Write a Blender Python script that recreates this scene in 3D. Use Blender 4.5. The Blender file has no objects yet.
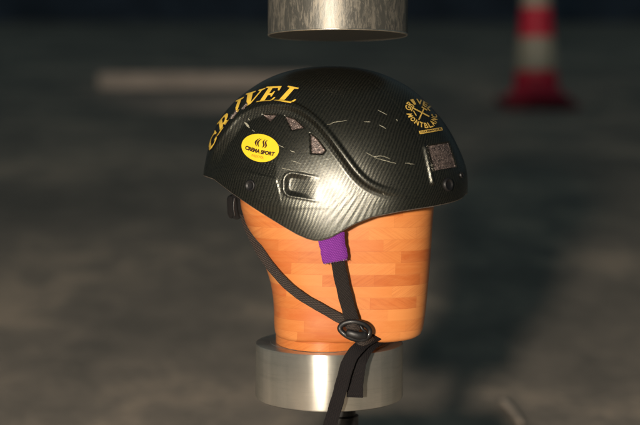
import bpy, bmesh, math, random
import numpy as np
from mathutils import Vector
from mathutils.geometry import tessellate_polygon

random.seed(7)
rng = np.random.default_rng(5)
S = bpy.context.scene
COL = S.collection
K = 1.28 / 1200.0          # metres per photo pixel at the helmet's middle plane
CX, CY, D, CZ = 320.0, 135.0, 1.28, 0.66   # optical axis pixel, distance and height of the camera
FLOOR_S = 0.13             # rise of the yard floor

def floor_z(y):
    return CZ - 0.80 + FLOOR_S * (y + D)

# ------------------------------------------------------------ camera, light
cam = bpy.data.cameras.new('camera')
cam.lens = 67.5; cam.sensor_width = 36.0
cam.shift_y = -(212.5 - CY) / 640.0
cam.clip_end = 200
cam.dof.use_dof = True
cam.dof.focus_distance = 1.215
cam.dof.aperture_fstop = 3.0
cam.dof.aperture_blades = 0
camo = bpy.data.objects.new('camera', cam); COL.objects.link(camo)
camo.location = (0, -D, CZ); camo.rotation_euler = (math.radians(90), 0, 0)
S.camera = camo

w = bpy.data.worlds.new('World'); S.world = w; w.use_nodes = True
nt = w.node_tree
bg = nt.nodes['Background']
tc = nt.nodes.new('ShaderNodeTexCoord'); nz = nt.nodes.new('ShaderNodeTexNoise'); cr = nt.nodes.new('ShaderNodeValToRGB')
nz.inputs['Scale'].default_value = 2.2; nz.inputs['Detail'].default_value = 3
cr.color_ramp.elements[0].position = 0.40; cr.color_ramp.elements[0].color = (0.075, 0.155, 0.21, 1)
cr.color_ramp.elements[1].position = 0.66; cr.color_ramp.elements[1].color = (0.36, 0.46, 0.45, 1)
nt.links.new(tc.outputs['Generated'], nz.inputs['Vector']); nt.links.new(nz.outputs['Fac'], cr.inputs['Fac'])
nt.links.new(cr.outputs['Color'], bg.inputs['Color'])
bg.inputs['Strength'].default_value = 0.18

def lamp(name, kind, loc, target, energy, color, **kw):
    l = bpy.data.lights.new(name, kind); l.energy = energy; l.color = color
    for k_, v in kw.items(): setattr(l, k_, v)
    o = bpy.data.objects.new(name, l); COL.objects.link(o); o.location = loc
    o.rotation_euler = (Vector(target) - Vector(loc)).to_track_quat('-Z', 'Y').to_euler()
    return o
lamp('key_lamp', 'AREA', (-0.55, -2.45, CZ + 0.15), (0.01, 0, CZ - 0.1), 94, (1.0, 0.87, 0.72), size=0.15, shape='DISK')
lamp('cone_fill', 'SPOT', (0.9, 3.6, 2.0), (1.36, 6.3, 1.42), 33, (1.0, 0.88, 0.75), spot_size=math.radians(24), spot_blend=0.8, shadow_soft_size=0.1)  # unseen fill spot, added to brighten the far cone
lamp('beam_fill', 'SPOT', (-0.8, 4.6, 1.6), (-0.7, 7.5, 1.1), 24, (1.0, 0.86, 0.78), spot_size=math.radians(50), spot_blend=0.8, shadow_soft_size=0.1)  # second added fill, no real source, lifts the timber beam

S.view_settings.view_transform = 'Standard'; S.view_settings.look = 'None'
S.view_settings.exposure = 0; S.view_settings.gamma = 1
S.render.engine = 'CYCLES'

# ------------------------------------------------------------ node helpers
class NT:
    def __init__(s, name):
        s.m = bpy.data.materials.new(name); s.m.use_nodes = True
        s.t = s.m.node_tree; s.b = s.t.nodes['Principled BSDF']
    def n(s, kind, **inp):
        nd = s.t.nodes.new('ShaderNode' + kind)
        for k_, v in inp.items():
            if k_.startswith('_'): setattr(nd, k_[1:], v)
            else: s.set(nd.inputs[k_.replace('__', ' ')], v)
        return nd
    def set(s, sock, v):
        if isinstance(v, bpy.types.NodeSocket): s.t.links.new(v, sock)
        else:
            if hasattr(sock.default_value, '__len__') and not hasattr(v, '__len__'): v = (v,) * len(sock.default_value)
            sock.default_value = v
    def math(s, op, a, b=0.0, c=0.0):
        nd = s.t.nodes.new('ShaderNodeMath'); nd.operation = op
        s.set(nd.inputs[0], a); s.set(nd.inputs[1], b); s.set(nd.inputs[2], c); return nd.outputs[0]
    def mix(s, f, a, b, mode='MIX'):
        nd = s.t.nodes.new('ShaderNodeMix'); nd.data_type = 'RGBA'; nd.blend_type = mode
        s.set(nd.inputs[0], f); s.set(nd.inputs[6], a); s.set(nd.inputs[7], b); return nd.outputs[2]
    def ramp(s, f, stops):
        nd = s.t.nodes.new('ShaderNodeValToRGB'); e = nd.color_ramp.elements
        while len(e) < len(stops): e.new(0.5)
        for i, (p, c) in enumerate(stops):
            e[i].position = p; e[i].color = c if len(c) == 4 else (*c, 1)
        s.set(nd.inputs[0], f); return nd.outputs[0]
    def obj(s): return s.n('TexCoord').outputs['Object']
    def noise(s, vec, scale, detail=3, rough=.5, dist=0.0):
        return s.n('TexNoise', Vector=vec, Scale=scale, Detail=float(detail), Roughness=rough, Distortion=dist).outputs['Fac']
    def scale(s, vec, sc, rot=(0, 0, 0)):
        return s.n('Mapping', Vector=vec, Scale=sc, Rotation=rot).outputs[0]
    def P(s, **kw):
        for k_, v in kw.items(): s.set(s.b.inputs[k_.replace('__', ' ')], v)
    def bump(s, h, strength=.3, dist=.001):
        nd = s.n('Bump', Strength=strength, Distance=dist, Height=h); s.set(s.b.inputs['Normal'], nd.outputs[0]); return nd
G4 = lambda r, g, b: (r, g, b, 1)

# carbon shell --------------------------------------------------
M = {}
c = NT('carbon_weave')
uv = c.n('UVMap', _uv_map='weave').outputs[0]
sep = c.n('SeparateXYZ', Vector=uv)
wob = c.noise(c.scale(uv, (.03, .03, .03)), 1.0, 2)
ux = c.math('ADD', c.math('DIVIDE', sep.outputs[0], .96), c.math('MULTIPLY', wob, 7.0))
uy = c.math('DIVIDE', sep.outputs[1], 1.06)
fi = c.math('FLOOR', ux); fj = c.math('FLOOR', uy)
tw = c.math('FLOORED_MODULO', c.math('SUBTRACT', fi, fj), 4.0)
over = c.math('LESS_THAN', tw, 1.9)
fx = c.math('PINGPONG', ux, 0.5); fy = c.math('PINGPONG', uy, 0.5)
tow = c.math('ADD', c.math('MULTIPLY', over, fx), c.math('MULTIPLY', c.math('SUBTRACT', 1.0, over), fy))
jit = c.n('TexWhiteNoise', _noise_dimensions='3D', Vector=c.n('CombineXYZ', X=fi, Y=fj, Z=over).outputs[0]).outputs['Value']
br = c.math('ADD', c.math('MULTIPLY', over, 0.60), c.math('MULTIPLY', jit, 0.40))
big = c.noise(c.scale(uv, (.02, .02, .02)), 1.0, 3)
gap = c.math('MULTIPLY', c.math('SMOOTH_MIN', fx, fy, .12), 2.0)
br = c.math('MULTIPLY', c.math('MULTIPLY_ADD', br, .8, .14), c.math('MULTIPLY_ADD', gap, .9, .55))
colr = c.mix(br, G4(.010, .012, .012), G4(.088, .082, .066))
colr = c.mix(c.math('MULTIPLY', big, .5), colr, c.mix(1.0, colr, G4(.55, .75, .62), 'MULTIPLY'))
smear = c.noise(c.scale(uv, (.05, .12, .1)), 1.0, 5, .7)
c.P(Base__Color=colr, Metallic=.8, Roughness=c.math('MULTIPLY_ADD', over, -.03, .36), Coat__Weight=.38,
    Coat__Roughness=c.ramp(smear, [(.42, (.26,) * 3), (.75, (.33,) * 3)]), Coat__IOR=1.5)
c.bump(c.math('ADD', c.math('MULTIPLY', tow, .7), c.math('MULTIPLY', over, .25)), .35, .0004)
cb = c.n('Bump', Strength=.06, Distance=.001, Height=c.noise(c.scale(uv, (.09, .09, .09)), 1.0, 3))
c.set(c.b.inputs['Coat Normal'], cb.outputs[0])
M['carbon'] = c.m

def simple(name, col, rough=.5, metal=0.0, coat=0.0, noise=None, bump=None, spec=.5):
    s = NT(name); v = s.obj()
    cc = G4(*col)
    if noise:
        sc, amt = noise
        f = s.noise(v, sc, 4, .6)
        cc = s.mix(s.ramp(f, [(.3, (0,) * 3), (.7, (1,) * 3)]), G4(*[x * (1 - amt) for x in col]), G4(*[min(1, x * (1 + amt)) for x in col]))
    s.P(Base__Color=cc, Roughness=rough, Metallic=metal, Coat__Weight=coat, Specular__IOR__Level=spec)
    if bump: s.bump(s.noise(v, bump[0], 3), bump[1], .001)
    return s.m
M['edge'] = simple('shell_cut_edge', (.12, .10, .085), .5, noise=(300, .5))
M['inner'] = simple('shell_inside', (.02, .02, .022), .6, noise=(60, .3))
M['foam'] = simple('black_liner_foam', (.018, .018, .02), .9, noise=(400, .4), bump=(900, .5))
M['yellow'] = simple('yellow_lettering', (.93, .60, .07), .35, coat=.6, noise=(220, .12))
M['black_ink'] = simple('black_ink', (.012, .008, .010), .4, coat=.4, noise=(300, .3))
M['sticker'] = simple('sticker_yellow', (.86, .62, .03), .35, coat=.7, noise=(90, .06))
M['ink'] = simple('sticker_brown_ink', (.05, .018, .008), .5, noise=(900, .4))
M['faint_ink'] = simple('sticker_faint_ink', (.50, .26, .02), .5, noise=(900, .2))
M['gold'] = simple('gold_print', (.72, .45, .10), .4, coat=.5, noise=(900, .5))
M['plastic'] = simple('black_plastic', (.007, .007, .008), .45, coat=.1, noise=(80, .3), bump=(300, .15))
M['rubber'] = simple('dark_steel_rod', (.05, .05, .05), .35, metal=.7, noise=(120, .5))
M['scratch_glint'] = simple('bare_scratch_glint', (.36, .35, .27), .35, noise=(700, .5))
# glittery patch in vents
g = NT('glitter_tape'); v = g.obj()
vor = g.n('TexVoronoi', Vector=v, Scale=1100.0)
gc = g.mix(g.ramp(g.noise(v, 500, 3, .7), [(.35, (0,) * 3), (.62, (1,) * 3)]), G4(.024, .020, .020), G4(.19, .145, .13))
gc = g.mix(g.ramp(vor.outputs['Color'], [(.80, (0,) * 3), (.9, (1,) * 3)]), gc, G4(.50, .40, .36))
g.P(Base__Color=gc, Roughness=.4, Metallic=.35)
g.bump(vor.outputs['Distance'], .5, .0006)
M['glitter'] = g.m

# woven webbing
def webbing(name, c0, c1, rib=1400.):
    s = NT(name); uvn = s.n('UVMap', _uv_map='strap').outputs[0]; sp = s.n('SeparateXYZ', Vector=uvn)
    a = s.math('PINGPONG', s.math('MULTIPLY', sp.outputs[1], rib), 1.0)          # across picks
    b = s.math('PINGPONG', s.math('ADD', s.math('MULTIPLY', sp.outputs[0], 900.), s.math('MULTIPLY', sp.outputs[1], 500.)), 1.0)
    h = s.math('MULTIPLY', a, b)
    n1 = s.noise(s.obj(), 1600, 2, .7)
    f = s.math('ADD', s.math('MULTIPLY', h, .7), s.math('MULTIPLY', n1, .5))
    s.P(Base__Color=s.mix(s.ramp(f, [(.25, (0,) * 3), (.75, (1,) * 3)]), G4(*c0), G4(*c1)), Roughness=.8, Specular__IOR__Level=.22)
    s.bump(h, .7, .0006)
    return s.m
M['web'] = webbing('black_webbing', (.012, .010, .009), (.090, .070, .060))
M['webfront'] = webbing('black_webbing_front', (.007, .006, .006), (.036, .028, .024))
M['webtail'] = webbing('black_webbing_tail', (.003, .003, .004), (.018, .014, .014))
M['purple'] = webbing('purple_webbing', (.12, .016, .20), (.32, .06, .42), 1100.)

# laminated wood
s = NT('laminated_beech'); v = s.obj(); sp = s.n('SeparateXYZ', Vector=v)
lay_h = 0.0118
zz = s.math('ADD', sp.outputs[2], s.math('MULTIPLY', s.noise(s.scale(v, (6, 6, 1)), 1.0, 1), .0))
row = s.math('FLOOR', s.math('DIVIDE', zz, lay_h)); fr = s.math('FRACT', s.math('DIVIDE', zz, lay_h))
rn = s.n('TexWhiteNoise', _noise_dimensions='1D', W=row)
xs = s.math('ADD', s.math('DIVIDE', s.math('ADD', sp.outputs[0], s.math('MULTIPLY', sp.outputs[1], .25)), .052), s.math('MULTIPLY', rn.outputs['Value'], 7.0))
cell = s.math('FLOOR', xs); cf = s.math('FRACT', xs)
cn = s.n('TexWhiteNoise', _noise_dimensions='2D', Vector=s.n('CombineXYZ', X=cell, Y=row).outputs[0])
val = s.n('SeparateColor', Color=cn.outputs['Color'])
base = s.ramp(val.outputs[0], [(0, (.50, .130, .030)), (.35, (.61, .20, .050)), (.75, (.69, .26, .075)), (1, (.53, .130, .030))])
# diagonal end-grain strokes, direction flips per block
dirn = s.math('MULTIPLY_ADD', s.math('GREATER_THAN', val.outputs[1], .5), 2.0, -1.0)
tilt = s.math('ADD', s.math('MULTIPLY', sp.outputs[2], s.math('MULTIPLY', dirn, 1.6)), sp.outputs[0])
st = s.noise(s.n('CombineXYZ', X=s.math('MULTIPLY', tilt, 480.), Y=s.math('MULTIPLY', row, 7.3), Z=s.math('MULTIPLY', sp.outputs[2], 40.)).outputs[0], 1.0, 3, .7)
amt = s.math('MULTIPLY', s.ramp(st, [(.42, (0,) * 3), (.66, (1,) * 3)]), s.math('MULTIPLY', val.outputs[2], .5))
base = s.mix(amt, base, G4(.42, .10, .025))
fig = s.noise(s.scale(v, (30, 30, 160)), 1.0, 4, .65, .6)
base = s.mix(s.math('MULTIPLY', s.ramp(fig, [(.4, (0,) * 3), (.7, (1,) * 3)]), .28), base, G4(.72, .31, .10))
seam = s.math('LESS_THAN', fr, .06); seam2 = s.math('LESS_THAN', cf, .018)
base = s.mix(s.math('MULTIPLY', s.math('MAXIMUM', seam, s.math('MULTIPLY', seam2, .4)), .16), base, G4(.34, .10, .03))
s.P(Base__Color=base, Roughness=.42, Coat__Weight=.35, Coat__Roughness=.25, Specular__IOR__Level=.35)
s.bump(s.math('ADD', st, s.math('MULTIPLY', seam, -1.0)), .12, .0006)
M['wood'] = s.m

# metals
s = NT('turned_aluminium'); v = s.obj()
ln = s.noise(s.scale(v, (3, 3, 700)), 1.0, 4, .7)
blot = s.noise(v, 26, 4, .6)
sc_ = s.noise(s.scale(v, (90, 90, 20)), 1.0, 3, .6)
vb = s.noise(s.scale(v, (34, 34, .8)), 1.0, 3, .6)  # upright bands: room reflections painted into the metal colour
swp = s.noise(s.scale(v, (14, 14, 260)), 1.0, 4, .75)
s.P(Base__Color=s.mix(s.math('MULTIPLY', s.math('ADD', s.ramp(vb, [(.42, (0,) * 3), (.62, (1,) * 3)]), s.ramp(swp, [(.5, (0,) * 3), (.8, (1,) * 3)])), .28), s.ramp(blot, [(.3, (.60, .58, .52)), (.7, (.76, .73, .65))]), G4(.30, .32, .27)), Metallic=.86,
    Roughness=s.ramp(sc_, [(.3, (.29,) * 3), (.7, (.37,) * 3)]), Anisotropic=.85, Anisotropic__Rotation=.25, Tangent=s.n('Tangent', _direction_type='RADIAL', _axis='Z').outputs[0])
s.bump(ln, .10, .0003)
M['alu'] = s.m
s = NT('scarred_steel'); v = s.obj()
vs = s.noise(s.scale(v, (120, 120, 34)), 1.0, 5, .75, .5)
vs2 = s.noise(s.scale(v, (240, 240, 60), (.3, .2, .5)), 1.0, 4, .7, 1.0)
spk = s.noise(v, 420, 3, .7)
mk = s.math('MULTIPLY', s.ramp(vs, [(.44, (0,) * 3), (.54, (1,) * 3)]), s.ramp(vs2, [(.40, (0.0,) * 3), (.56, (1,) * 3)]))
mk2 = s.ramp(spk, [(.66, (0,) * 3), (.72, (1,) * 3)])
mk = s.math('MAXIMUM', mk, mk2)
s.P(Base__Color=s.mix(mk, G4(.12, .118, .105), G4(.25, .23, .19)), Metallic=.6,
    Roughness=s.math('MULTIPLY_ADD', mk, .12, .40))
s.bump(vs2, .3, .0005)
M['steel'] = s.m
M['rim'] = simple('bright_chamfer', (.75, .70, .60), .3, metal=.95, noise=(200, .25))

# floor
s = NT('dusty_yard_floor'); v = s.obj()
n1 = s.noise(s.scale(v, (1.1, 1.6, 1)), 1.0, 4, .55)
n2 = s.noise(s.scale(v, (8, 6, 1)), 1.0, 5, .65, .5)
n3 = s.noise(v, 40, 4, .7)
f = s.math('ADD', s.math('MULTIPLY', n1, .5), s.math('ADD', s.math('MULTIPLY', n2, .38), s.math('MULTIPLY', n3, .12)))
fc = s.ramp(f, [(.32, (.16, .155, .14)), (.5, (.36, .31, .26)), (.60, (.62, .50, .39))])
s.P(Base__Color=fc, Roughness=.85, Specular__IOR__Level=.3)
s.bump(n3, .5, .01)
M['floor'] = s.m
M['wall'] = simple('dark_plaster', (.10, .125, .17), .9, noise=(1.2, .4), bump=(30, .3))
M['cone_red'] = simple('cone_red', (.75, .02, .06), .5, noise=(12, .2))
M['cone_white'] = simple('cone_white', (.46, .43, .33), .4, noise=(14, .15))
M['cone_base'] = simple('cone_base_red', (.20, .012, .025), .6, noise=(12, .3))
M['pale_wood'] = simple('pale_timber', (.62, .52, .43), .7, noise=(9, .2), bump=(60, .3))

# ------------------------------------------------------------ object helpers
def tag(o, label=None, cat=None, group=None, kind=None):
    if label: o['label'] = label
    if cat: o['category'] = cat
    if group: o['group'] = group
    if kind: o['kind'] = kind
    return o
def empty(name, loc=(0, 0, 0)):
    o = bpy.data.objects.new(name, None); COL.objects.link(o); o.location = loc; o.empty_display_size = .05; return o
def link(name, verts, faces, mat, parent=None, smooth=True, uv=None, uvname='weave'):
    me = bpy.data.meshes.new(name); me.from_pydata([tuple(map(float, p)) for p in verts], [], [tuple(map(int, f)) for f in faces])
    mats = mat if isinstance(mat, (list, tuple)) else [mat]
    for m_ in mats: me.materials.append(m_)
    if smooth: me.polygons.foreach_set('use_smooth', [True] * len(me.polygons))
    if uv is not None:
        l = me.uv_layers.new(name=uvname); idx = np.zeros(len(me.loops), int); me.loops.foreach_get('vertex_index', idx)
        l.data.foreach_set('uv', np.asarray(uv, float)[idx].ravel())
    me.update()
    o = bpy.data.objects.new(name, me); COL.objects.link(o)
    if parent:
        o.parent = parent
        # children of parents carrying a location: keep verts in world space
        off = Vector((0, 0, 0)); p = parent
        while p: off += p.location; p = p.parent
        o.location = -off
    return o
def px(x, y, depth=0.0):
    """photo pixel + depth (m, + = away) -> world"""
    f = (D + depth) / D
    return np.array([(x - CX) * K * f, depth, CZ - (y - CY) * K * f])
def proj(P):
    P = np.asarray(P, float); f = (D + P[..., 1]) / D
    return P[..., 0] / (K * f) + CX, (CZ - P[..., 2]) / (K * f) + CY
def catmull(pts, n=8, closed=False):
    pts = np.asarray(pts, float); N = len(pts); out = []
    rngi = range(N) if closed else range(N - 1)
    for i in rngi:
        if closed: p0, p1, p2, p3 = pts[(i - 1) % N], pts[i], pts[(i + 1) % N], pts[(i + 2) % N]
        else:
            p1, p2 = pts[i], pts[i + 1]; p0 = pts[i - 1] if i else 2 * p1 - p2; p3 = pts[i + 2] if i + 2 < N else 2 * p2 - p1
        for t in np.arange(n) / n:
            out.append(.5 * ((2 * p1) + (-p0 + p2) * t + (2 * p0 - 5 * p1 + 4 * p2 - p3) * t * t + (-p0 + 3 * p1 - 3 * p2 + p3) * t ** 3))
    if not closed: out.append(pts[-1])
    return np.array(out)
def lathe(name, prof, cx, cy, mat, parent, seg=160):
    v, f = [], []
    for r, z in prof:
        for i in range(seg):
            a = 2 * math.pi * i / seg; v.append((cx + r * math.cos(a), cy + r * math.sin(a), z))
    for j in range(len(prof) - 1):
        for i in range(seg):
            a, b = j * seg + i, j * seg + (i + 1) % seg
            f.append((a, b, b + seg, a + seg))
    o = link(name, v, f, mat, parent)
    return o
def sharp(o, ang=30):
    o.data.set_sharp_from_angle(angle=math.radians(ang))
def tube(name, pts, r, mat, parent, closed=False, seg=14, flat=1.0, n=8):
    P = catmull(pts, n, closed); N = len(P); v, f = [], []
    for i in range(N):
        t = P[(i + 1) % N] - P[i - 1] if (closed or 0 < i < N - 1) else (P[1] - P[0] if i == 0 else P[-1] - P[-2])
        t /= np.linalg.norm(t) + 1e-12
        b = np.array([0, 1., 0]); b -= t * (b @ t); b /= np.linalg.norm(b) + 1e-12; nn = np.cross(t, b)
        rr = r[i * (len(r) - 1) // max(1, N - 1)] if hasattr(r, '__len__') else r
        if not closed and not hasattr(r, '__len__'):
            e = min(i, N - 1 - i); rr = r * (0.55 if e == 0 else (.88 if e == 1 else 1))
        for k_ in range(seg):
            a = 2 * math.pi * k_ / seg; v.append(P[i] + nn * math.cos(a) * rr + b * math.sin(a) * rr * flat)
    for i in range(N if closed else N - 1):
        for k_ in range(seg):
            a = i * seg + k_; b_ = i * seg + (k_ + 1) % seg; c_ = ((i + 1) % N) * seg
            f.append((a, b_, c_ + (k_ + 1) % seg, c_ + k_))
    if not closed: f.append(tuple(range(seg))[::-1]); f.append(tuple((N - 1) * seg + k_ for k_ in range(seg)))
    return link(name, v, f, mat, parent)

# ------------------------------------------------------------ setting
vs_, fs_ = [], []
nx, ny = 160, 180
X0, X1, Y0, Y1 = -11, 11, -4, 21
for j in range(ny + 1):
    for i in range(nx + 1):
        x = X0 + (X1 - X0) * i / nx; y = Y0 + (Y1 - Y0) * j / ny
        vs_.append((x, y, floor_z(y) + .006 * math.sin(x * 3.1 + 1.3 * math.sin(y * 2.3)) * math.sin(y * 2.7 + x)))
for j in range(ny):
    for i in range(nx):
        a = j * (nx + 1) + i; fs_.append((a, a + 1, a + nx + 2, a + nx + 1))
tag(link('floor', vs_, fs_, M['floor']), kind='structure')
def box(name, lo, hi, mat, parent=None, bev=0.0, rot=None, piv=None):
    bm = bmesh.new(); bmesh.ops.create_cube(bm, size=1)
    lo, hi = Vector(lo), Vector(hi)
    for v in bm.verts: v.co = Vector([(lo[i] + hi[i]) / 2 + v.co[i] * (hi[i] - lo[i]) for i in range(3)])
    if bev: bmesh.ops.bevel(bm, geom=bm.edges[:], offset=bev, segments=3, affect='EDGES', profile=.5)
    if rot:
        from mathutils import Matrix
        bmesh.ops.rotate(bm, verts=bm.verts[:], cent=piv or (lo + hi) / 2, matrix=rot)
    v = [tuple(x.co) for x in bm.verts]; f = [[y.index for y in x.verts] for x in bm.faces]; bm.free()
    return link(name, v, f, mat, parent, smooth=False)
tag(box('wall', (-11, 20.9, 2.0), (11, 21.1, 6.5), M['wall']), kind='structure')

# ------------------------------------------------------------ helmet surface
HCX, HCY = 334.0, 203.0
outl = [(466, 197), (466.6, 188), (465.8, 170), (462, 157.5), (457.3, 147), (447.6, 128.5), (431, 107.5), (407.6, 86.8), (377, 72.5), (350, 67.2),
        (330, 66.6), (305, 68.4), (284, 72.6), (265, 80), (249, 90), (237.6, 99), (226, 111), (218.5, 122), (212.5, 135), (208.3, 150), (205.5, 163), (203.6, 175)]
th = np.array([math.atan2(HCY - y, x - HCX) for x, y in outl]); rr = np.array([math.hypot(x - HCX, HCY - y) for x, y in outl])
th_t = np.concatenate([[-math.pi, -2.4, -1.57, -.75, -.3], th, [math.pi + .15]]); rr_t = np.concatenate([[128, 120, 116, 120, 128], rr, [129]])
tg = np.linspace(-math.pi, math.pi, 721)
rg = np.interp(tg, th_t, rr_t)
ker = np.hanning(23); ker /= ker.sum()
ext = np.concatenate([rg[-24:-1], rg, rg[1:24]]); rgs = np.convolve(ext, ker, 'same')[23:-23]
def Rf(t): return np.interp(t, tg, rgs)
HB = 0.108; EXP = 2.15
HC = px(HCX, HCY, 0)
def base_from_dir(A, E):
    """azimuth/elevation -> 3D point on the smooth dome (near side y<0 for A<0)"""
    sx, sy, sz = np.cos(E) * np.cos(A), np.cos(E) * np.sin(A), np.sin(E)
    rho = np.sqrt(sx ** 2 + sz ** 2); t = np.arctan2(sz, sx)
    return plane_point(rho, t, np.sign(sy))
def plane_point(rho, t, sgn):
    rho = np.clip(rho, 0, 1)
    r = rho * Rf(t) * K
    x = HC[0] + r * np.cos(t); z = HC[2] + r * np.sin(t)
    # below the widest line the side walls stay nearly upright
    zz_ = np.where(np.sin(t) < 0, .82, 1.0)
    sx_ = rho * np.cos(t) - .19 * (1 - rho ** 2); sz_ = rho * np.sin(t) * zz_ - .05 * (1 - rho ** 2)
    q = np.sqrt(sx_ ** 2 + sz_ ** 2)
    y = sgn * HB * np.clip(1 - q ** EXP, 0, 1) ** (1 / EXP)
    return np.stack([x, y, z], -1)
def base_from_px(X, Y):
    X = np.asarray(X, float); Y = np.asarray(Y, float); dep = np.full(X.shape, -.09)
    for _ in range(25):
        f = (D + dep) / D
        wx = (X - CX) * K * f; wz = CZ - (Y - CY) * K * f
        dx, dz = (wx - HC[0]) / K, (wz - HC[2]) / K
        t = np.arctan2(dz, dx); rho = np.hypot(dx, dz) / Rf(t)
        P = plane_point(rho, t, -1.0)
        dep = .5 * dep + .5 * P[..., 1]
    return P
def seg_dist(X, Y, path):
    best = np.full(X.shape, 1e9); side = np.zeros(X.shape); par = np.zeros(X.shape); L = 0
    for (x0, y0), (x1, y1) in zip(path[:-1], path[1:]):
        dx, dy = x1 - x0, y1 - y0; l2 = dx * dx + dy * dy
        t = np.clip(((X - x0) * dx + (Y - y0) * dy) / l2, 0, 1)
        d = np.hypot(X - x0 - t * dx, Y - y0 - t * dy)
        sd = np.sign(dx * (Y - y0) - dy * (X - x0)); m_ = d < best
        best = np.where(m_, d, best); side = np.where(m_, sd, side); par = np.where(m_, L + t * math.sqrt(l2), par); L += math.sqrt(l2)
    return best, side, par / L
def poly_sd(X, Y, poly):
    d, _, _ = seg_dist(X, Y, list(poly) + [poly[0]]); ins = np.zeros(X.shape, bool)
    for (x0, y0), (x1, y1) in zip(poly, list(poly[1:]) + [poly[0]]):
        cnd = ((y0 > Y) != (y1 > Y)) & (X < (x1 - x0) * (Y - y0) / ((y1 - y0) or 1e-9) + x0); ins ^= cnd
    return np.where(ins, -d, d)
def sst(a, b, x):
    t = np.clip((x - a) / (b - a), 0, 1); return t * t * (3 - 2 * t)
ridge = [tuple(p) for p in catmull([(207, 176), (210, 160), (216, 145), (225, 131), (239, 115), (260, 105.5), (284, 104), (301, 109), (317, 121), (331, 137), (345, 156), (358, 173), (371, 184), (388, 190.5), (410, 193)], 5)]
V1 = [(261, 112.5), (275, 112.5), (268, 119.5)]
V2 = [(283, 113.5), (293, 116.5), (303, 126), (290, 128.5)]
V3 = [(309, 131.5), (316, 137), (325, 149), (322, 153), (310, 152.5)]
V4 = [(229, 119), (236, 109), (238.5, 111.5), (234, 119)]
V5 = [(240.5, 109), (246, 102), (247.5, 104), (244.5, 110)]
VR = [(427.5, 145.5), (449, 142), (457, 167), (434.5, 171)]
vents = [V1, V2, V3, V4, V5]
def disp(X, Y):
    d, sd, par = seg_dist(X, Y, ridge)
    fade = 1 - sst(.78, 1.0, par)
    f2 = sst(.0, .12, par)
    out = .0020 * np.exp(-(d / 3.0) ** 4) * fade * f2
    inside = sd > 0
    out -= np.where(inside, .0042 * sst(2.0, 9, d) * (1 - sst(25, 85, d)) * fade * f2, 0)
    # thin crease on the lower side of the S
    out -= .0012 * np.exp(-((d - 5.0) / 1.3) ** 2) * inside * fade * sst(.3, .5, par)
    for p in vents:
        out -= .0035 * (1 - sst(-1.0, .8, poly_sd(X, Y, p)))
    out -= .0022 * (1 - sst(-.8, .8, poly_sd(X, Y, VR)))
    # side scoop, open towards the right
    sc = poly_sd(X, Y, [(291.5, 181), (332, 188), (330, 195), (291.5, 188)]) - 7.0
    out -= .0024 * (1 - sst(-4.5, 1.2, sc)) * (1 - sst(290, 318, X))
    out += .0004 * np.exp(-((sc - 1.4) / 1.2) ** 2) * (1 - sst(306, 322, X))
    # groove left of the front vent
    d3, _, p3 = seg_dist(X, Y, [(424.5, 147), (428.5, 165), (433, 186)])
    out += .0024 * np.exp(-(d3 / 1.9) ** 2) * sst(1.0, .9, p3)
    # front panel seam
    d4, _, _ = seg_dist(X, Y, [(368, 80), (385, 92), (399, 108), (411, 124), (419, 140)])
    out -= .0004 * np.exp(-(d4 / .9) ** 2)
    # raised front area, low broad crease above the brow
    return out
rimx = np.array([195, 203.4, 213.5, 232, 253.5, 270, 284, 296, 306, 314, 320, 330, 342, 353.5, 372, 400.6, 433.5, 450, 458, 463, 466, 475])
rimy = np.array([174, 175.3, 178.8, 193, 207.5, 218, 226.5, 233.5, 238, 240.2, 240.3, 237.5, 231, 224.5, 217, 211, 206, 202.5, 200, 197.5, 194, 190])
NU, NV = 1000, 300
A = np.linspace(-math.pi, 0, NU // 2 + 1)
lo = np.full(A.shape, -1.2); hi = np.full(A.shape, .6)
for _ in range(40):
    mid = (lo + hi) / 2; P = base_from_dir(A, mid); X, Y = proj(P)
    below = Y > np.interp(X, rimx, rimy)
    lo = np.where(below, mid, lo); hi = np.where(below, hi, mid)
Er = (lo + hi) / 2
ks = np.hanning(9); ks /= ks.sum(); Er = np.convolve(np.pad(Er, 4, mode='reflect'), ks, 'valid')
Afull = np.concatenate([A, -A[-2:0:-1]]); Efull = np.concatenate([Er, Er[-2:0:-1]])
NUf = len(Afull)
def shell_grid(nv, raise_rim=0.0):
    tt = np.linspace(0, 1, nv)[:, None]
    E = (Efull[None, :] + raise_rim) + (math.pi / 2 - 1e-3 - Efull[None, :] - raise_rim) * tt
    Ag = np.repeat(Afull[None, :], nv, 0)
    return base_from_dir(Ag, E), Ag, E
def normals(P):
    du = np.roll(P, -1, 1) - np.roll(P, 1, 1); dv = np.gradient(P, axis=0); n = np.cross(du, dv)
    n /= np.linalg.norm(n, axis=-1, keepdims=True) + 1e-12
    out = P - HC; flip = np.sign((n * out).sum(-1, keepdims=True)); flip[flip == 0] = 1
    return n * flip
P, Ag, Eg = shell_grid(NV)
Nn = normals(P)
Pm = P.copy(); Pm[..., 1] = -np.abs(Pm[..., 1]); X, Y = proj(Pm)
dd = disp(X, Y)
mid_fade = sst(0, .004, np.abs(P[..., 1]))
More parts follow.
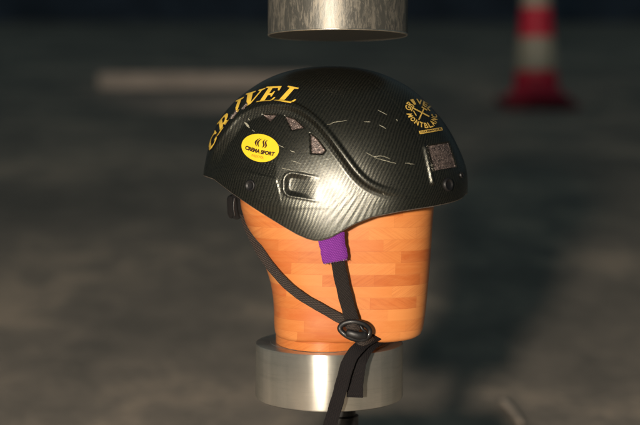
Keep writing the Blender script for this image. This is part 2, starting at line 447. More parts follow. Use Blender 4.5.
# slight hand-laid unevenness
dd = dd * mid_fade
Pout = P + Nn * dd[..., None]
Pin = P + Nn * (dd[..., None] - .0030)
dx, dz = (P[..., 0] - HC[0]) / K, (P[..., 2] - HC[2]) / K
t_ = np.arctan2(dz, dx); rho = np.clip(np.hypot(dx, dz) / Rf(t_), 0, 1); al = np.arcsin(rho) * 118
uvm = np.stack([al * np.cos(t_ - .3), al * np.sin(t_ - .3)], -1)
def gridfaces(nv, nu, off=0, flip=False):
    i = np.arange(nu)[None, :]; j = np.arange(nv - 1)[:, None]
    a = j * nu + i; b = j * nu + (i + 1) % nu
    q = np.stack([a, b, b + nu, a + nu], -1).reshape(-1, 4) + off
    return q[:, ::-1] if flip else q
helmet = empty('climbing_helmet', px(334, 240, 0))
tag(helmet, 'glossy black carbon weave helmet with yellow lettering, strapped on the wooden head', 'helmet')
fo = gridfaces(NV, NUf); n0 = NV * NUf
fin = gridfaces(NV, NUf, n0, True)
# rounded rim: two intermediate rings
ring = np.arange(NUf); nxt = (ring + 1) % NUf
rim_a = (Pout[0] * .75 + Pin[0] * .25) + np.array([0, 0, -.0009]); rim_b = (Pout[0] * .25 + Pin[0] * .75) + np.array([0, 0, -.0009])
o1 = 2 * n0; o2 = o1 + NUf
fr1 = np.stack([ring + o1, nxt + o1, nxt, ring], -1)
fr2 = np.stack([ring + o2, nxt + o2, nxt + o1, ring + o1], -1)
fr3 = np.stack([ring + n0, nxt + n0, nxt + o2, ring + o2], -1)
V = np.concatenate([Pout.reshape(-1, 3), Pin.reshape(-1, 3), rim_a, rim_b])
F = np.concatenate([fo, fin, fr1, fr2, fr3])
UVs = np.concatenate([uvm.reshape(-1, 2), uvm.reshape(-1, 2), uvm[0], uvm[0]])
shell = link('shell', V, F, [M['carbon'], M['inner'], M['edge']], helmet, uv=UVs)
mi = np.concatenate([np.zeros(len(fo)), np.ones(len(fin)), np.full(len(fr1) * 3, 2)]).astype(int)
shell.data.polygons.foreach_set('material_index', mi)
# foam liner
PL, _, _ = shell_grid(60, .03); NL = normals(PL); La = PL - NL * .0100; Lb = PL - NL * .030
nL = 60 * NUf
link('liner', np.concatenate([La.reshape(-1, 3), Lb.reshape(-1, 3)]),
     np.concatenate([gridfaces(60, NUf), gridfaces(60, NUf, nL, True), np.stack([ring + nL, nxt + nL, nxt, ring], -1)]), M['foam'], helmet)

def surf(X, Y, off):
    X = np.asarray(X, float); Y = np.asarray(Y, float)
    P0 = base_from_px(X, Y); e = .4
    n = np.cross(base_from_px(X + e, Y) - base_from_px(X - e, Y), base_from_px(X, Y + e) - base_from_px(X, Y - e))
    n /= np.linalg.norm(n, axis=-1, keepdims=True) + 1e-12; n = np.where(n[..., 1:2] > 0, -n, n)
    return P0 + n * (disp(X, Y) + off)[..., None] if np.ndim(off) == 0 else P0
def decal_bm(loops_list, maxe=1.2):
    """list of (list of loops) in pixel space -> subdivided flat bmesh"""
    bm = bmesh.new()
    for loops in loops_list:
        L3 = [[Vector((x, y, 0)) for x, y in lp] for lp in loops]
        flat = [p for lp in L3 for p in lp]
        bv = [bm.verts.new(p) for p in flat]
        for t in tessellate_polygon(L3):
            if len(set(t)) == 3:
                try: bm.faces.new([bv[i] for i in t])
                except ValueError: pass
    return subdiv(bm, maxe)
def subdiv(bm, maxe):
    for _ in range(6):
        es = [e for e in bm.edges if e.calc_length() > maxe]
        if not es: break
        bmesh.ops.subdivide_edges(bm, edges=es, cuts=1)
        bmesh.ops.triangulate(bm, faces=[f for f in bm.faces if len(f.verts) > 3])
    return bm
def place_decal(name, bm, mat, parent, off=.0004, label=None):
    co = np.array([v.co[:2] for v in bm.verts]); bm.verts.index_update()
    P3 = surf(co[:, 0], co[:, 1], off)
    faces = [[v.index for v in f.verts] for f in bm.faces]; bm.free()
    out = []
    for f in faces:
        a, b, c_ = P3[f[0]], P3[f[1]], P3[f[2]]
        if np.cross(b - a, c_ - a)[1] > 0: f = f[::-1]
        out.append(f)
    o = link(name, P3, out, mat, parent)
    if label: o['label'] = label
    return o
def bil(q, u, v):   # q: BL, BR, TR, TL
    q = np.asarray(q, float)
    return q[0] * (1 - u) * (1 - v) + q[1] * u * (1 - v) + q[2] * u * v + q[3] * (1 - u) * v
GL = {
 'I': [[(0,0),(1,0),(1,.08),(.72,.12),(.72,.88),(1,.92),(1,1),(0,1),(0,.92),(.28,.88),(.28,.12),(0,.08)]],
 'L': [[(0,0),(.93,0),(1,.32),(.92,.32),(.78,.12),(.44,.12),(.44,.9),(.64,.93),(.64,1),(0,1),(0,.93),(.17,.9),(.17,.1),(0,.07)]],
 'E': [[(0,0),(.95,0),(1,.30),(.91,.30),(.8,.11),(.44,.11),(.44,.45),(.6,.45),(.66,.35),(.73,.35),(.73,.68),(.66,.68),(.6,.56),(.44,.56),(.44,.89),(.78,.89),(.87,.73),(.96,.73),(.94,1),(0,1),(0,.93),(.17,.9),(.17,.1),(0,.07)]],
 'V': [[(.40,0),(.55,0),(.87,.9),(1,.94),(1,1),(.65,1),(.65,.94),(.77,.9),(.56,.28),(.38,.9),(.5,.94),(.5,1),(0,1),(0,.94),(.1,.9)]],
 'R': [[(0,0),(.52,0),(.52,.07),(.42,.1),(.42,.44),(.46,.44),(.70,.0),(1,0),(1,.07),(.93,.1),(.72,.47),(.87,.56),(.92,.74),(.84,.92),(.62,1),(0,1),(0,.93),(.15,.9),(.15,.1),(0,.07)],
       [(.42,.55),(.42,.90),(.55,.90),(.64,.84),(.66,.73),(.62,.6),(.54,.55)]],
 'G': [[(.97,.45),(.55,.45),(.55,.38),(.68,.35),(.68,.12),(.55,.08),(.42,.12),(.31,.26),(.28,.5),(.31,.75),(.43,.91),(.58,.92),(.73,.84),(.84,.66),(.92,.66),(.9,1),(.83,1),(.78,.94),(.58,1.0),(.35,.98),(.12,.8),(.02,.5),(.1,.2),(.3,.02),(.55,-.02),(.8,.03),(.88,.1),(.88,.35),(.97,.38)]],
}
word = [('G', [(211, 154), (220.5, 137), (216.5, 128.5), (207.8, 146)]),
        ('R', [(219.5, 137), (230.5, 121), (229, 110.5), (217.5, 124)]),
        ('I', [(231.5, 116.5), (239.5, 110.5), (244.3, 97.3), (236.5, 101)]),
        ('V', [(240, 110), (255.5, 104.5), (266, 88.3), (246.5, 94.2)]),
        ('E', [(256.5, 102.8), (272.5, 102.3), (283, 86.5), (267, 87.2)]),
        ('L', [(274.5, 101.5), (292.5, 104.8), (305, 89.5), (288.5, 86.2)])]
def strokes(loops, wd):
    out = []
    for lp in loops:
        for (x0, y0), (x1, y1) in zip(lp, lp[1:] + lp[:1]):
            l = math.hypot(x1 - x0, y1 - y0) or 1e-6; dx, dy = (x1 - x0) / l * wd, (y1 - y0) / l * wd
            out.append([[(x0 - dx - dy, y0 - dy + dx), (x1 + dx - dy, y1 + dy + dx), (x1 + dx + dy, y1 + dy - dx), (x0 - dx + dy, y0 - dy - dx)]])
    return out
for ch, q in word:
    loops = [[tuple(bil(q, u, v)) for u, v in lp] for lp in GL[ch]]
    lt = place_decal('letter', decal_bm([loops], 1.0), M['yellow'], helmet, .0007)
    bm = bmesh.new(); ol = strokes(loops, .75)
    # outline: every stroke its own thin step so none share a plane
    allv, allf = [], []
    for i, lp in enumerate(ol):
        b2 = decal_bm([lp], 1.5); co = np.array([v.co[:2] for v in b2.verts]); b2.verts.index_update()
        P3 = surf(co[:, 0], co[:, 1], .00025 + .00001 * i); k0 = len(allv)
        allv += list(P3); allf += [[v.index + k0 for v in f.verts] for f in b2.faces]; b2.free()
    bm.free()
    link('letter_outline', allv, allf, M['black_ink'], lt, smooth=False)

# vent patches of glittery tape
for i, p in enumerate(vents + [VR]):
    c_ = np.mean(p, 0); sc = .93 if i < 5 else .97
    pp = [tuple(c_ + (np.array(a) - c_) * sc) for a in p]
    place_decal('vent_patch', decal_bm([[pp]], 1.2), M['glitter'], helmet, .0009)
# edge highlight left of front patch, put in as a bright strip
place_decal('vent_lip_highlight', decal_bm(strokes([[(427.3, 145.8), (434.4, 171)]], .45)[:1], 1.2), M['rim'], helmet, .0010)

# oval sticker
def text_bm(body, size=1.0, bold=0.0):
    cu = bpy.data.curves.new('t', 'FONT'); cu.body = body; cu.size = size; cu.offset = bold; cu.align_x = 'CENTER'; cu.resolution_u = 3
    o = bpy.data.objects.new('t', cu); COL.objects.link(o); bpy.context.view_layer.update()
    me = bpy.data.meshes.new_from_object(o.evaluated_get(bpy.context.evaluated_depsgraph_get()))
    bm = bmesh.new(); bm.from_mesh(me); bpy.data.objects.remove(o); bpy.data.curves.remove(cu); bpy.data.meshes.remove(me)
    bmesh.ops.triangulate(bm, faces=bm.faces[:]); return bm
SC, SA = np.array([258.6, 147.2]), math.radians(13)
def stk(u, v):  # sticker frame: u right, v up
    return SC[0] + u * math.cos(SA) + v * math.sin(SA), SC[1] + u * math.sin(SA) - v * math.cos(SA)
oval = [stk(19.7 * math.cos(a), 14.3 * math.sin(a)) for a in np.linspace(0, 2 * math.pi, 72, endpoint=False)]
stick = place_decal('sticker', decal_bm([[oval]], 1.5), M['sticker'], helmet, .0005, 'oval yellow sticker reading CREMA SPORT PADOVA')
def text_on(body, width, height, u0, v0, mat, name, bold=0.02, curve=0.0):
    bm = text_bm(body, 1.0, bold); xs_ = [v.co.x for v in bm.verts]; ys_ = [v.co.y for v in bm.verts]
    x0, x1, y0, y1 = min(xs_), max(xs_), min(ys_), max(ys_)
    for v in bm.verts:
        u = (v.co.x - (x0 + x1) / 2) / (x1 - x0) * width; h = (v.co.y - y0) / (y1 - y0) * height
        v.co = Vector((*stk(u0 + u, v0 + h + curve * u * u), 0))
    place_decal(name, subdiv(bm, 1.2), mat, stick, .0009)
text_on('CREMA SPORT', 31.5, 4.3, .6, -6.0, M['ink'], 'sticker_text', .06, .004)
text_on('PADOVA', 13, 2.7, -.3, -10.6, M['faint_ink'], 'sticker_text', .01)
# split C and S emblem: leaning crescents
def crescent(u0, dirn, n=14):
    a, b = [], []
    for i in range(n + 1):
        t = i / n; v = .6 + 9.0 * t; w_ = .85 * math.sin(math.pi * min(1, max(0, t)) ** .9) + .18
        bow = (dirn * 2.6 * math.sin(math.pi * t)) if dirn else -1.0 * math.sin(2 * math.pi * t)
        sl = (t - .5) * 1.2
        a.append(stk(u0 + sl - bow - w_, v)); b.append(stk(u0 + sl - bow + w_ * .8, v))
    return a + b[::-1]
em = [[crescent(-3.2, 1)], [crescent(-.9, 1)], [crescent(2.6, 0)], [crescent(5.0, 0)]]
place_decal('sticker_emblem', decal_bm(em, 1.2), M['ink'], stick, .0009)

# gold emblem on the front: two words round crossed ice axes, ribbon below
EC = np.array([421.0, 113.8])
ea = math.radians(38)
E1 = np.array([math.cos(ea), math.sin(ea)]) ; E2 = np.array([math.sin(ea), -math.cos(ea)])
def ell(a, r):       # a=0 right along E1, a=90deg top along E2
    return EC + E1 * 16.8 * r * math.cos(a) + E2 * 11.2 * r * math.sin(a)
def arc_text(body, a0, a1, top, r_in, r_out, name):
    n = len(body); verts, faces = [], []
    for i, ch in enumerate(body):
        a = math.radians(a0 + (a1 - a0) * (i + .5) / n); da = math.radians(abs(a1 - a0) / n) * .82
        bm = text_bm(ch, 1.0, .035); xs_ = [v.co.x for v in bm.verts]; ys_ = [v.co.y for v in bm.verts]
        x0, x1, y0, y1 = min(xs_), max(xs_), min(ys_), max(ys_)
        for v in bm.verts:
            u = (v.co.x - x0) / max(.25, (x1 - x0)) - .5; h = (v.co.y - y0) / (y1 - y0)
            if top: aa, rr_ = a - u * da, r_in + (r_out - r_in) * h
            else: aa, rr_ = a + u * da, r_out - (r_out - r_in) * h
            v.co = Vector((*ell(aa, rr_), 0))
        subdiv(bm, 1.5); bm.verts.index_update(); k0 = len(verts)
        verts += [tuple(v.co[:2]) for v in bm.verts]; faces += [[v.index + k0 for v in f.verts] for f in bm.faces]; bm.free()
    co = np.array(verts); return link(name, surf(co[:, 0], co[:, 1], .0006), faces, M['gold'], emblem, smooth=False)
emblem = empty('emblem', (0, 0, 0)); emblem.parent = helmet; emblem.location = -helmet.location
emblem['label'] = 'gold emblem of two words around crossed ice axes'
arc_text('GRIVEL', 215, 62, True, .68, 1.08, 'emblem_text')
arc_text('MONTBLANC', 228, 408, False, .68, 1.08, 'emblem_text')
def ptE(u, v): return tuple(EC + E1 * u + E2 * v)
axes = []
for (a, b, hd) in [((-7.0, -1.5), (8.0, -.5), 1), ((.5, 5.2), (-1.2, -6.5), 1)]:
    axes += strokes([[ptE(*a), ptE(*b)]], .62)[:1]
axes1 = [strokes([[(412.2, 108.0), (428.5, 116.5)]], .65)[0], strokes([[(423.5, 109.0), (418.8, 119.5)]], .65)[0],
         strokes([[(411.3, 111.0), (413.4, 106.6)]], .6)[0], strokes([[(421.8, 107.5), (426.3, 110.2)]], .6)[0], strokes([[(413.3, 111.5), (415.7, 115.5)]], .5)[0]]
vv, ff = [], []
for i, lp in enumerate(axes1):
    b2 = decal_bm([lp], 1.5); co = np.array([v.co[:2] for v in b2.verts]); b2.verts.index_update(); k0 = len(vv)
    vv += list(surf(co[:, 0], co[:, 1], .0005 + .00004 * i)); ff += [[v.index + k0 for v in f.verts] for f in b2.faces]; b2.free()
link('emblem_axes', vv, ff, M['gold'], emblem, smooth=False)
rb = [(418.5, 131.2), (441.5, 127.5), (442.6, 130.4), (419.6, 134.4)]
ribbon = place_decal('emblem_ribbon', decal_bm([[rb]], 1.5), M['gold'], emblem, .0005)
bm = text_bm('COURMAYEUR', 1.0, .03); xs_ = [v.co.x for v in bm.verts]; ys_ = [v.co.y for v in bm.verts]
x0, x1, y0, y1 = min(xs_), max(xs_), min(ys_), max(ys_)
for v in bm.verts:
    v.co = Vector((*bil([rb[3], rb[2], rb[1], rb[0]], .05 + .9 * (v.co.x - x0) / (x1 - x0), .18 + .64 * (v.co.y - y0) / (y1 - y0)), 0))
place_decal('emblem_text', subdiv(bm, 1.5), M['black_ink'], emblem, .0008)

# rivets
def rivet(x, y, r, h=.0016, sx=1.0):
    P0 = surf(np.array([x]), np.array([y]), 0.0)[0]
    a_, b_ = surf(np.array([x + 1., x]), np.array([y, y + 1.]), 0.0)
    n = np.cross(a_ - P0, b_ - P0); n /= np.linalg.norm(n); n = n if n[1] < 0 else -n
    t1 = (a_ - P0) / np.linalg.norm(a_ - P0); t2 = np.cross(n, t1)
    prof = [(1.0, -.6), (1.0, .35), (.93, .75), (.8, .95), (.66, .8), (.6, .55), (.35, .5), (0.01, .5)]
    v_, f_ = [], []; sg = 40
    for q, hh in prof:
        for i in range(sg):
            a = 2 * math.pi * i / sg; v_.append(P0 + (t1 * math.cos(a) + t2 * math.sin(a)) * r * K * q + n * h * hh)
    for j in range(len(prof) - 1):
        for i in range(sg): f_.append((j * sg + i, j * sg + (i + 1) % sg, (j + 1) * sg + (i + 1) % sg, (j + 1) * sg + i))
    return link('rivet', v_, f_, M['plastic'], helmet)
rivet(250.5, 185.5, 5.6, .002); rivet(447.5, 184.5, 6.6, .003); rivet(461, 175, 3.2, .002)

# chips and scratches in the lacquer, with reflections painted as pale streaks
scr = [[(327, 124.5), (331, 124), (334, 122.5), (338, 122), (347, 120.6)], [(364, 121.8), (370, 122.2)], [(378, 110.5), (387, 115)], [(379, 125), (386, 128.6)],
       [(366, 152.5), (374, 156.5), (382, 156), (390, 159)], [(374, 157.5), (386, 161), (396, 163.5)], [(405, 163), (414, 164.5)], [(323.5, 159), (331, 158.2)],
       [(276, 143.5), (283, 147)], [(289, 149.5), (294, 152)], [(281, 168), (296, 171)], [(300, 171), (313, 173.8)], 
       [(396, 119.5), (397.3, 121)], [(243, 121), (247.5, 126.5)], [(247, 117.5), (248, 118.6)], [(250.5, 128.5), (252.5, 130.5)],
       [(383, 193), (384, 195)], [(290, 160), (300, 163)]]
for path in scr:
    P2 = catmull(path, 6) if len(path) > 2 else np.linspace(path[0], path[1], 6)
    wd = .27 if path[0] != (243, 121) else .95  # the wide one is a hot reflection drawn in pale colour
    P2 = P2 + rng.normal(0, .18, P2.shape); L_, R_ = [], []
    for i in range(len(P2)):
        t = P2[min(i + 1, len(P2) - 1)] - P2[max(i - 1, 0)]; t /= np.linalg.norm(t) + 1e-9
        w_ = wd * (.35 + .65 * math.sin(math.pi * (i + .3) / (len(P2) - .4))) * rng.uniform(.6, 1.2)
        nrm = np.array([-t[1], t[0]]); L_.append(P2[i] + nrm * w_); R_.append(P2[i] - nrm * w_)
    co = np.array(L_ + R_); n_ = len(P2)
    link('scratch_glint', surf(co[:, 0], co[:, 1], .00035), [(i, i + 1, n_ + i + 1, n_ + i) for i in range(n_ - 1)], M['scratch_glint'], helmet, smooth=False)

# ------------------------------------------------------------ wooden head and neck
hf = empty('wooden_headform', px(322, 341, 0))
tag(hf, 'orange laminated wood test head wearing the helmet, standing on the aluminium cylinder', 'headform')
#  y   left   right  half-depth(px)
lev = [(100, 262, 408, 50), (125, 248, 422, 64), (150, 243, 429, 70), (180, 240, 432.5, 73), (205, 241.5, 432.5, 74), (222, 246.5, 431, 74), (236, 253, 430.3, 73), (250, 260, 429.4, 72), (265, 266.3, 428.3, 70.5),
       (280, 271, 427, 69), (295, 273.5, 425.7, 67.5), (308, 274.4, 424.4, 66.5), (318, 274.4, 423, 66), (325, 274.8, 421.6, 65.3), (329, 275.5, 419.8, 64.5), (331.5, 277, 416, 63), (332.8, 280, 410, 60), (333.2, 292, 392, 50), (333.3, 325, 350, 12)]
lev = np.array(lev, float)
def head_sample(y):
    return np.stack([np.interp(y, lev[:, 0], lev[:, i]) for i in (1, 2, 3)], -1)
SEG = 120; NEXP = 3.2
def ringpts(y, l, r, dpt, n=NEXP):
    a = np.linspace(0, 2 * math.pi, SEG, endpoint=False); c_, s_ = np.cos(a), np.sin(a)
    xx = (l + r) / 2 + (r - l) / 2 * np.sign(c_) * np.abs(c_) ** (2 / n); yy = dpt * K * np.sign(s_) * np.abs(s_) ** (2 / n)
    return np.stack([(xx - CX) * K, yy, np.full(SEG, CZ - (y - CY) * K)], -1)
ys = np.concatenate([np.linspace(100, 318, 70), [321, 323.5, 325.5, 327.5, 329, 330.3, 331.5, 332.3, 332.8, 333.1, 333.25, 333.3]])
sm = lev.copy()
def smooth_interp(y, i):
    return np.mean([np.interp(np.clip(y + o_, 100, 333.3), lev[:, 0], lev[:, i]) for o_ in ((-4, -2, 0, 2, 4) if y < 316 else (0,))])
rows = [ringpts(y, smooth_interp(y, 1), smooth_interp(y, 2), smooth_interp(y, 3)) for y in ys]
Vh = np.concatenate(rows); Fh = [tuple(q) for q in gridfaces(len(ys), SEG)]
Fh.append(tuple(range(SEG))); Fh.append(tuple(range((len(ys) - 1) * SEG, len(ys) * SEG))[::-1])
hd_o = link('head', Vh, Fh, M['wood'], hf); 
def cylr(y, cxp, rx, ry):
    a = np.linspace(0, 2 * math.pi, SEG, endpoint=False)
    return np.stack([((cxp - CX) + rx * np.cos(a)) * K, ry * K * np.sin(a), np.full(SEG, CZ - (y - CY) * K)], -1)
rows = [cylr(y, 323.5, 47.6, 61.5) for y in (310, 325, 335, 339, 340.6)] + [cylr(341.05, 323.5, 47.1, 61)]
Vn = np.concatenate(rows); Fn = [tuple(q) for q in gridfaces(len(rows), SEG)]
link('neck', Vn, Fn, M['wood'], hf)

# ------------------------------------------------------------ anvil, post, striker
anv = empty('anvil_cylinder', px(329.2, 396, 0)); tag(anv, 'short polished aluminium cylinder under the wooden neck, standing on a dark rod', 'anvil')
ax = (329.2 - CX) * K; ar = 73.6 * K
zt = CZ - (341.2 - CY) * K; zb = CZ - (395.5 - CY) * K
o = lathe('cylinder_block', [(0.0005, zt), (ar - .016, zt), (ar - .0155, zt - .0004), (ar - .0018, zt - .0004), (ar - .0006, zt - .0008), (ar, zt - .0022), (ar, (zt + zb) / 2), (ar, zb + .0022), (ar - .0006, zb + .0008), (ar - .002, zb), (.0005, zb)], ax, 0, M['alu'], anv, 220)
sharp(o, 35)
pxx = (343 - CX) * K
o = lathe('rod', [(.0005, zb), (.0165, zb - .0002), (.0165, zb - .010), (.0135, zb - .011), (.0135, zb - .02), (.0165, zb - .021), (.0165, .03), (.0005, .03)], pxx, 0, M['rubber'], anv, 60); sharp(o, 35)
fz = floor_z(0)
o = box('machine_base', (-.125, -.11, fz - .03), (.125, .13, .315), M['rubber'], anv, .006)
o = lathe('base_plate', [(.0005, .330), (.045, .330), (.047, .328), (.047, .3155)], pxx, 0, M['rubber'], anv, 80); sharp(o, 35)

stv = empty('striker_cylinder', px(337.8, 36, 0)); tag(stv, 'scratched steel striker cylinder hanging above the helmet, cut by the top edge', 'striker')
ix = (337.8 - CX) * K; ir = 69.8 * K; z0 = CZ - (36 - CY) * K
o = lathe('striker_body', [(.0005, z0 + .0005), (ir - .0016, z0 + .0005), (ir - .0016, z0 + .001), (ir, z0 + .0016), (ir, z0 + .02), (ir, z0 + .08), (ir, z0 + .16), (ir - .002, z0 + .162), (.0005, z0 + .162)], ix, 0, M['steel'], stv, 220); sharp(o, 35)
o = lathe('striker_rim', [(ir - .0018, z0 + .0008), (ir - .0012, z0), (ir - .0003, z0), (ir + .0003, z0 + .0009), (ir + .0002, z0 + .0018), (ir - .001, z0 + .0019)], ix, 0, M['rim'], stv, 220)
o = lathe('carriage_rod', [(.02, z0 + .1621), (.02, z0 + .45), (.0005, z0 + .45)], ix, 0, M['rubber'], stv, 60)

# ------------------------------------------------------------ straps
def head_depth(X, Y, extra=.002):
    out = []
    for x, y in zip(X, Y):
        dep = -.07
        for _ in range(12):
            f = (D + dep) / D; xw = (x - CX) * f + CX; yw = (y - CY) * f + CY
            l, r, dp = (np.interp(yw, lev[:, 0], lev[:, i]) for i in (1, 2, 3))
            t = min(.995, abs((xw - (l + r) / 2) / ((r - l) / 2)))
            dep = .5 * dep + .5 * (-(dp * K) * (1 - t ** NEXP) ** (1 / NEXP))
        out.append(dep - extra)
    return np.array(out)
def strap(name, path, width, mat, parent, thick=.0012, depth=None, nseg=10, fold=0.0, tilt=None, smoothn=8, rough=True):
    """path of (px,py[,width]) ; depth list or None = lie on the head"""
    path = [tuple(p) for p in path]
    P2 = catmull([p[:2] for p in path], smoothn)
    N = len(P2); sarr = np.linspace(0, len(path) - 1, N)
    W = np.interp(sarr, range(len(path)), [p[2] if len(p) > 2 else width for p in path])
    dep = head_depth(P2[:, 0], P2[:, 1]) if depth is None else catmull(np.array(depth)[:, None], smoothn)[:, 0]
    arc = np.concatenate([[0], np.cumsum(np.linalg.norm(np.diff(P2, axis=0), axis=1))])
    W = W * (1 + .025 * np.sin(arc * .31 + 1) + .015 * np.sin(arc * .83)); dep = dep - .0005 * (1 + np.sin(arc * .23 + len(path)))
    T = np.interp(sarr, range(len(path)), tilt) if tilt is not None else np.zeros(N)
    verts, uv_ = [], []; L = 0
    ring_n = 2 * (nseg + 1)
    for i in range(N):
        t = P2[min(i + 1, N - 1)] - P2[max(i - 1, 0)]; t /= np.linalg.norm(t) + 1e-9; nrm = np.array([-t[1], t[0]])
        if i: L += np.linalg.norm(P2[i] - P2[i - 1])
        for side in (0, 1):
            for k_ in range(nseg + 1):
                u = k_ / nseg * 2 - 1; u = u if side == 0 else -u
                edge = (1 - abs(u) ** 6)
                p = P2[i] + nrm * u * W[i] / 2
                dd_ = dep[i] + T[i] * u * W[i] / 2 * K + fold * u * u - (thick * (.35 + .65 * edge) if side == 0 else 0)
                if depth is None:
                    hd_ = head_depth([p[0]], [p[1]])[0]; dd_ = min(dd_, hd_ - (thick if side == 0 else 0)) if abs(hd_ - dep[i]) < .012 else dd_
                verts.append(px(p[0], p[1], dd_)); uv_.append((u * W[i] / 2 * K, L * K))
    faces = []
    for i in range(N - 1):
        for k_ in range(ring_n):
            a = i * ring_n + k_; b = i * ring_n + (k_ + 1) % ring_n; faces.append((a, b, b + ring_n, a + ring_n))
    faces.append(tuple(range(ring_n))[::-1]); faces.append(tuple(range((N - 1) * ring_n, N * ring_n)))
    o = link(name, verts, faces, mat, parent, uv=uv_, uvname='strap'); 
    bm = bmesh.new(); bm.from_mesh(o.data); bmesh.ops.recalc_face_normals(bm, faces=bm.faces[:]); bm.to_mesh(o.data); bm.free()
    sharp(o, 50)
    return o
strap('rear_strap', [(243.5, 212, 8), (247, 225, 8), (254, 240, 8.5), (263, 256, 9), (274, 271, 8.8), (288, 286, 9), (303, 297.5, 9), (321, 308, 9.2), (336, 316.5, 9.5), (349, 324, 9.5)], 10, M['web'], helmet,
      depth=[-.012, -.028, -.045, -.058, -.066, -.0735, -.0765, -.078, -.079, -.080])
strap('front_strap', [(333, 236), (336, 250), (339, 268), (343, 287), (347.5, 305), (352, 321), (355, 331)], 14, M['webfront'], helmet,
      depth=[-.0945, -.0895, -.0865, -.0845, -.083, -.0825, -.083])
strap('strap_sleeve', [(330.5, 234, 27), (332, 243, 26.5), (334, 253, 26), (335.5, 262, 25)], 26, M['purple'], helmet, thick=.0032,
      depth=[-.0975, -.0942, -.0915, -.090], fold=.0012)
# stitched lower edge of the sleeve
for k_ in range(9):
    u = (k_ + .5) / 9 - .5
    tube('stitch', [px(335.2 + u * 24 - .6, 261.4 - u * 4.9, -.0935), px(335.6 + u * 24 + .5, 261.9 - u * 4.9, -.0937), px(336.2 + u * 24 + .6, 262.7 - u * 4.9, -.0932)], .0004, M['glitter'], helmet, n=2, seg=6)
# tails
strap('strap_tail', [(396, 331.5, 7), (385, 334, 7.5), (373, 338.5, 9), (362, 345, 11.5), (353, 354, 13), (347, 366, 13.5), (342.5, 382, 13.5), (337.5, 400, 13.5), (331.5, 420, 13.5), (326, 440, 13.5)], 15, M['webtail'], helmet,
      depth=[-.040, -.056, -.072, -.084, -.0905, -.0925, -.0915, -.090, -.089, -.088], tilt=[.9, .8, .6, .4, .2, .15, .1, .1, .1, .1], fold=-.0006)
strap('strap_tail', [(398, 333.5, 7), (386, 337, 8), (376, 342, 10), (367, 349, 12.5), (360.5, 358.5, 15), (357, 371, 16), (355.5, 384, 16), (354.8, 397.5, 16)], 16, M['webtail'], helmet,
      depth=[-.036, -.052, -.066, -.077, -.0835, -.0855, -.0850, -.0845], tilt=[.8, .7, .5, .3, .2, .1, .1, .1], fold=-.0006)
# buckle
bk = empty('buckle', tuple(px(355, 331, -.085))); bk.parent = helmet; bk.location = Vector(px(355, 331, -.085)) - helmet.location
fr_pts = [(339.8, 328.2, -.086), (344.5, 323.2, -.087), (354, 321.8, -.088), (364, 324.2, -.087), (369.5, 329.5, -.085), (368.6, 335.5, -.085), (362, 339.8, -.086), (352.5, 338.4, -.088), (344, 333.8, -.088)]
tube('buckle_frame', [px(*p) for p in fr_pts], .0027, M['plastic'], bk, closed=True, flat=.8)
tube('buckle_bar', [px(346, 332.5, -.0885), px(352, 334, -.0905), (px(359, 335.6, -.0905)), px(367, 335, -.0880)], .0040, M['plastic'], bk, flat=.6)
tube('buckle_bar', [px(360, 325, -.0885), px(362.5, 329, -.0895), px(366.5, 332, -.0885)], .0016, M['plastic'], bk)
strap('buckle_webbing', [(347.5, 324.5, 9), (353, 327, 9.5), (359.5, 329.5, 9)], 9, M['web'], bk, depth=[-.086, -.0895, -.086], fold=.001)
strap('buckle_webbing', [(356, 339, 6), (361.5, 343, 6), (367.5, 341, 7), (373, 336.5, 7)], 6, M['web'], bk, depth=[-.084, -.0865, -.082, -.072])
# keeper loop, far-side straps
strap('rear_strap', [(243.5, 212, 8), (256, 240, 8.5), (285, 283, 10), (340, 318, 11)], 10, M['web'], helmet, depth=[.012, .05, .074, .079])
strap('front_strap', [(333, 236), (341, 280), (350, 320), (372, 333)], 15, M['web'], helmet, depth=[.0945, .083, .080, .055])

# rear adjuster
adj = empty('rear_adjuster', tuple(px(238, 207, 0))); adj.parent = helmet; adj.location = Vector(px(238, 207, 0)) - helmet.location
def prism(name, pts, y0, y1, mat, parent, bev=.0018):
    bm = bmesh.new()
    a = [bm.verts.new(px(x, y, 0) + np.array([0, y0 + (x - 250) * K * -.9 + (y - 205) * K * .5, 0])) for x, y in pts]; b = [bm.verts.new(px(x, y, 0) + np.array([0, y1, 0])) for x, y in pts]
    n_ = len(pts); bm.faces.new(a); bm.faces.new(b[::-1])
    for i in range(n_): bm.faces.new((a[i], b[i], b[(i + 1) % n_], a[(i + 1) % n_]))
    bmesh.ops.recalc_face_normals(bm, faces=bm.faces[:])
    bmesh.ops.bevel(bm, geom=bm.edges[:], offset=bev, segments=3, affect='EDGES', profile=.6, clamp_overlap=True)
    bm.verts.index_update()
    o = link(name, [tuple(v.co) for v in bm.verts], [[v.index for v in f.verts] for f in bm.faces], mat, parent); bm.free(); sharp(o, 40); return o
prism('adjuster_body', [(233, 193), (246, 192), (251, 202), (250.5, 207), (244, 215), (238, 219.5), (233, 218.5)], -.028, .028, M['plastic'], adj)
prism('adjuster_wheel', [(226.8, 199), (228.5, 195.5), (232.5, 195), (233.2, 200), (233.2, 216), (232, 219.3), (229, 218.5), (227, 214)], -.022, .022, M['plastic'], adj)
tube('adjuster_cord', [px(234.5, 197, -.030), px(233.6, 207, -.0305), px(235, 217, -.030)], .0009, M['plastic'], adj)
tube('adjuster_pin', [px(246, 201.7, -.031), px(247.3, 203.2, -.0312)], .0011, M['purple' if 0 else 'wood'], adj, n=3)

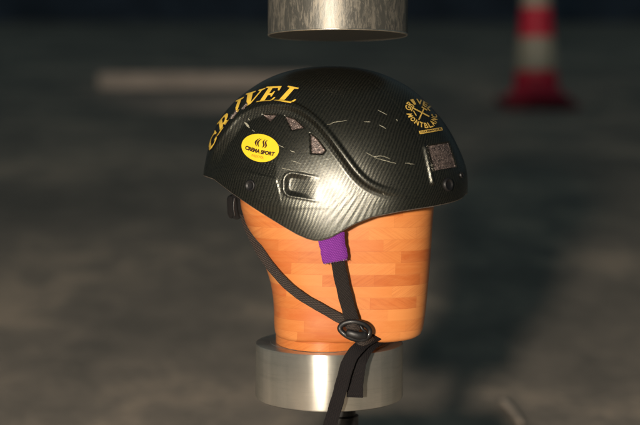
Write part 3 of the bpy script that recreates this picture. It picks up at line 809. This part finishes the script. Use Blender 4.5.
# ------------------------------------------------------------ far objects
def ground_at(px_x, v_row):
    d = .80 / ((v_row - CY) / 1200.0 + FLOOR_S); return (px_x - CX) / 1200.0 * d, d - D
cxn, cyn = ground_at(536, 107)
cz = floor_z(cyn); kk = (cyn + D) / 1200
cone = empty('traffic_cone', (cxn, cyn, cz)); tag(cone, 'red and white banded traffic cone standing far behind on the right', 'traffic cone')
def ht(row): return cz + (107 - row) * kk
def cr_(row): return (14 + (row + 2) * .092) * kk
def band(name, r0, r1, mat, ex=0):
    n_ = 6; pr = [(cr_(r0 + (r1 - r0) * i / n_) + ex, ht(r0 + (r1 - r0) * i / n_)) for i in range(n_ + 1)]
    return lathe(name, pr, cxn, cyn, mat, cone, 64)
band('cone_body', 105, 71, M['cone_red']); band('reflective_band', 71, 38, M['cone_white'], .003); band('cone_body', 38, 8, M['cone_red']); band('reflective_band', 8, -18, M['cone_white'], .003)
o = band('cone_body', -18, -40, M['cone_red'])
lathe('cone_tip', [(cr_(-40), ht(-40)), (cr_(-40) - .01, ht(-41.5)), (.03, ht(-42)), (.03, ht(-36))], cxn, cyn, M['cone_red'], cone, 64)
from mathutils import Matrix
b_ = 36 * kk
sl = Matrix.Rotation(math.atan(FLOOR_S), 3, 'X')
box('cone_base', (cxn - b_, cyn - b_, cz + .0), (cxn + b_ , cyn + b_, cz + .05), M['cone_base'], cone, .015, sl)
lathe('cone_foot', [(cr_(104) + .07, cz + .045), (cr_(104) + .05, cz + .07), (cr_(104) + .01, cz + .10), (cr_(96), cz + .12)], cxn, cyn, M['cone_red'], cone, 64)

bx, by = ground_at(98, 88); kk2 = (by + D) / 1200
tag(box('timber_beam', (bx, by, floor_z(by) - .01), (bx + 215 * kk2, by + .14, floor_z(by) + 15 * kk2), M['pale_wood'], None, .012),
    'long pale timber beam lying on the dark floor far behind on the left', 'beam')
x1_, y1_ = ground_at(502, 404); x2_, y2_ = ground_at(521, 428)
tag(tube('wooden_stick', [(x1_, y1_, floor_z(y1_) + .008), ((x1_ + x2_) / 2 + .002, (y1_ + y2_) / 2, floor_z((y1_ + y2_) / 2) + .009), (x2_, y2_, floor_z(y2_) + .008)], .006, M['pale_wood'], None, seg=10),
    'short pale stick lying on the floor at the lower right', 'stick')
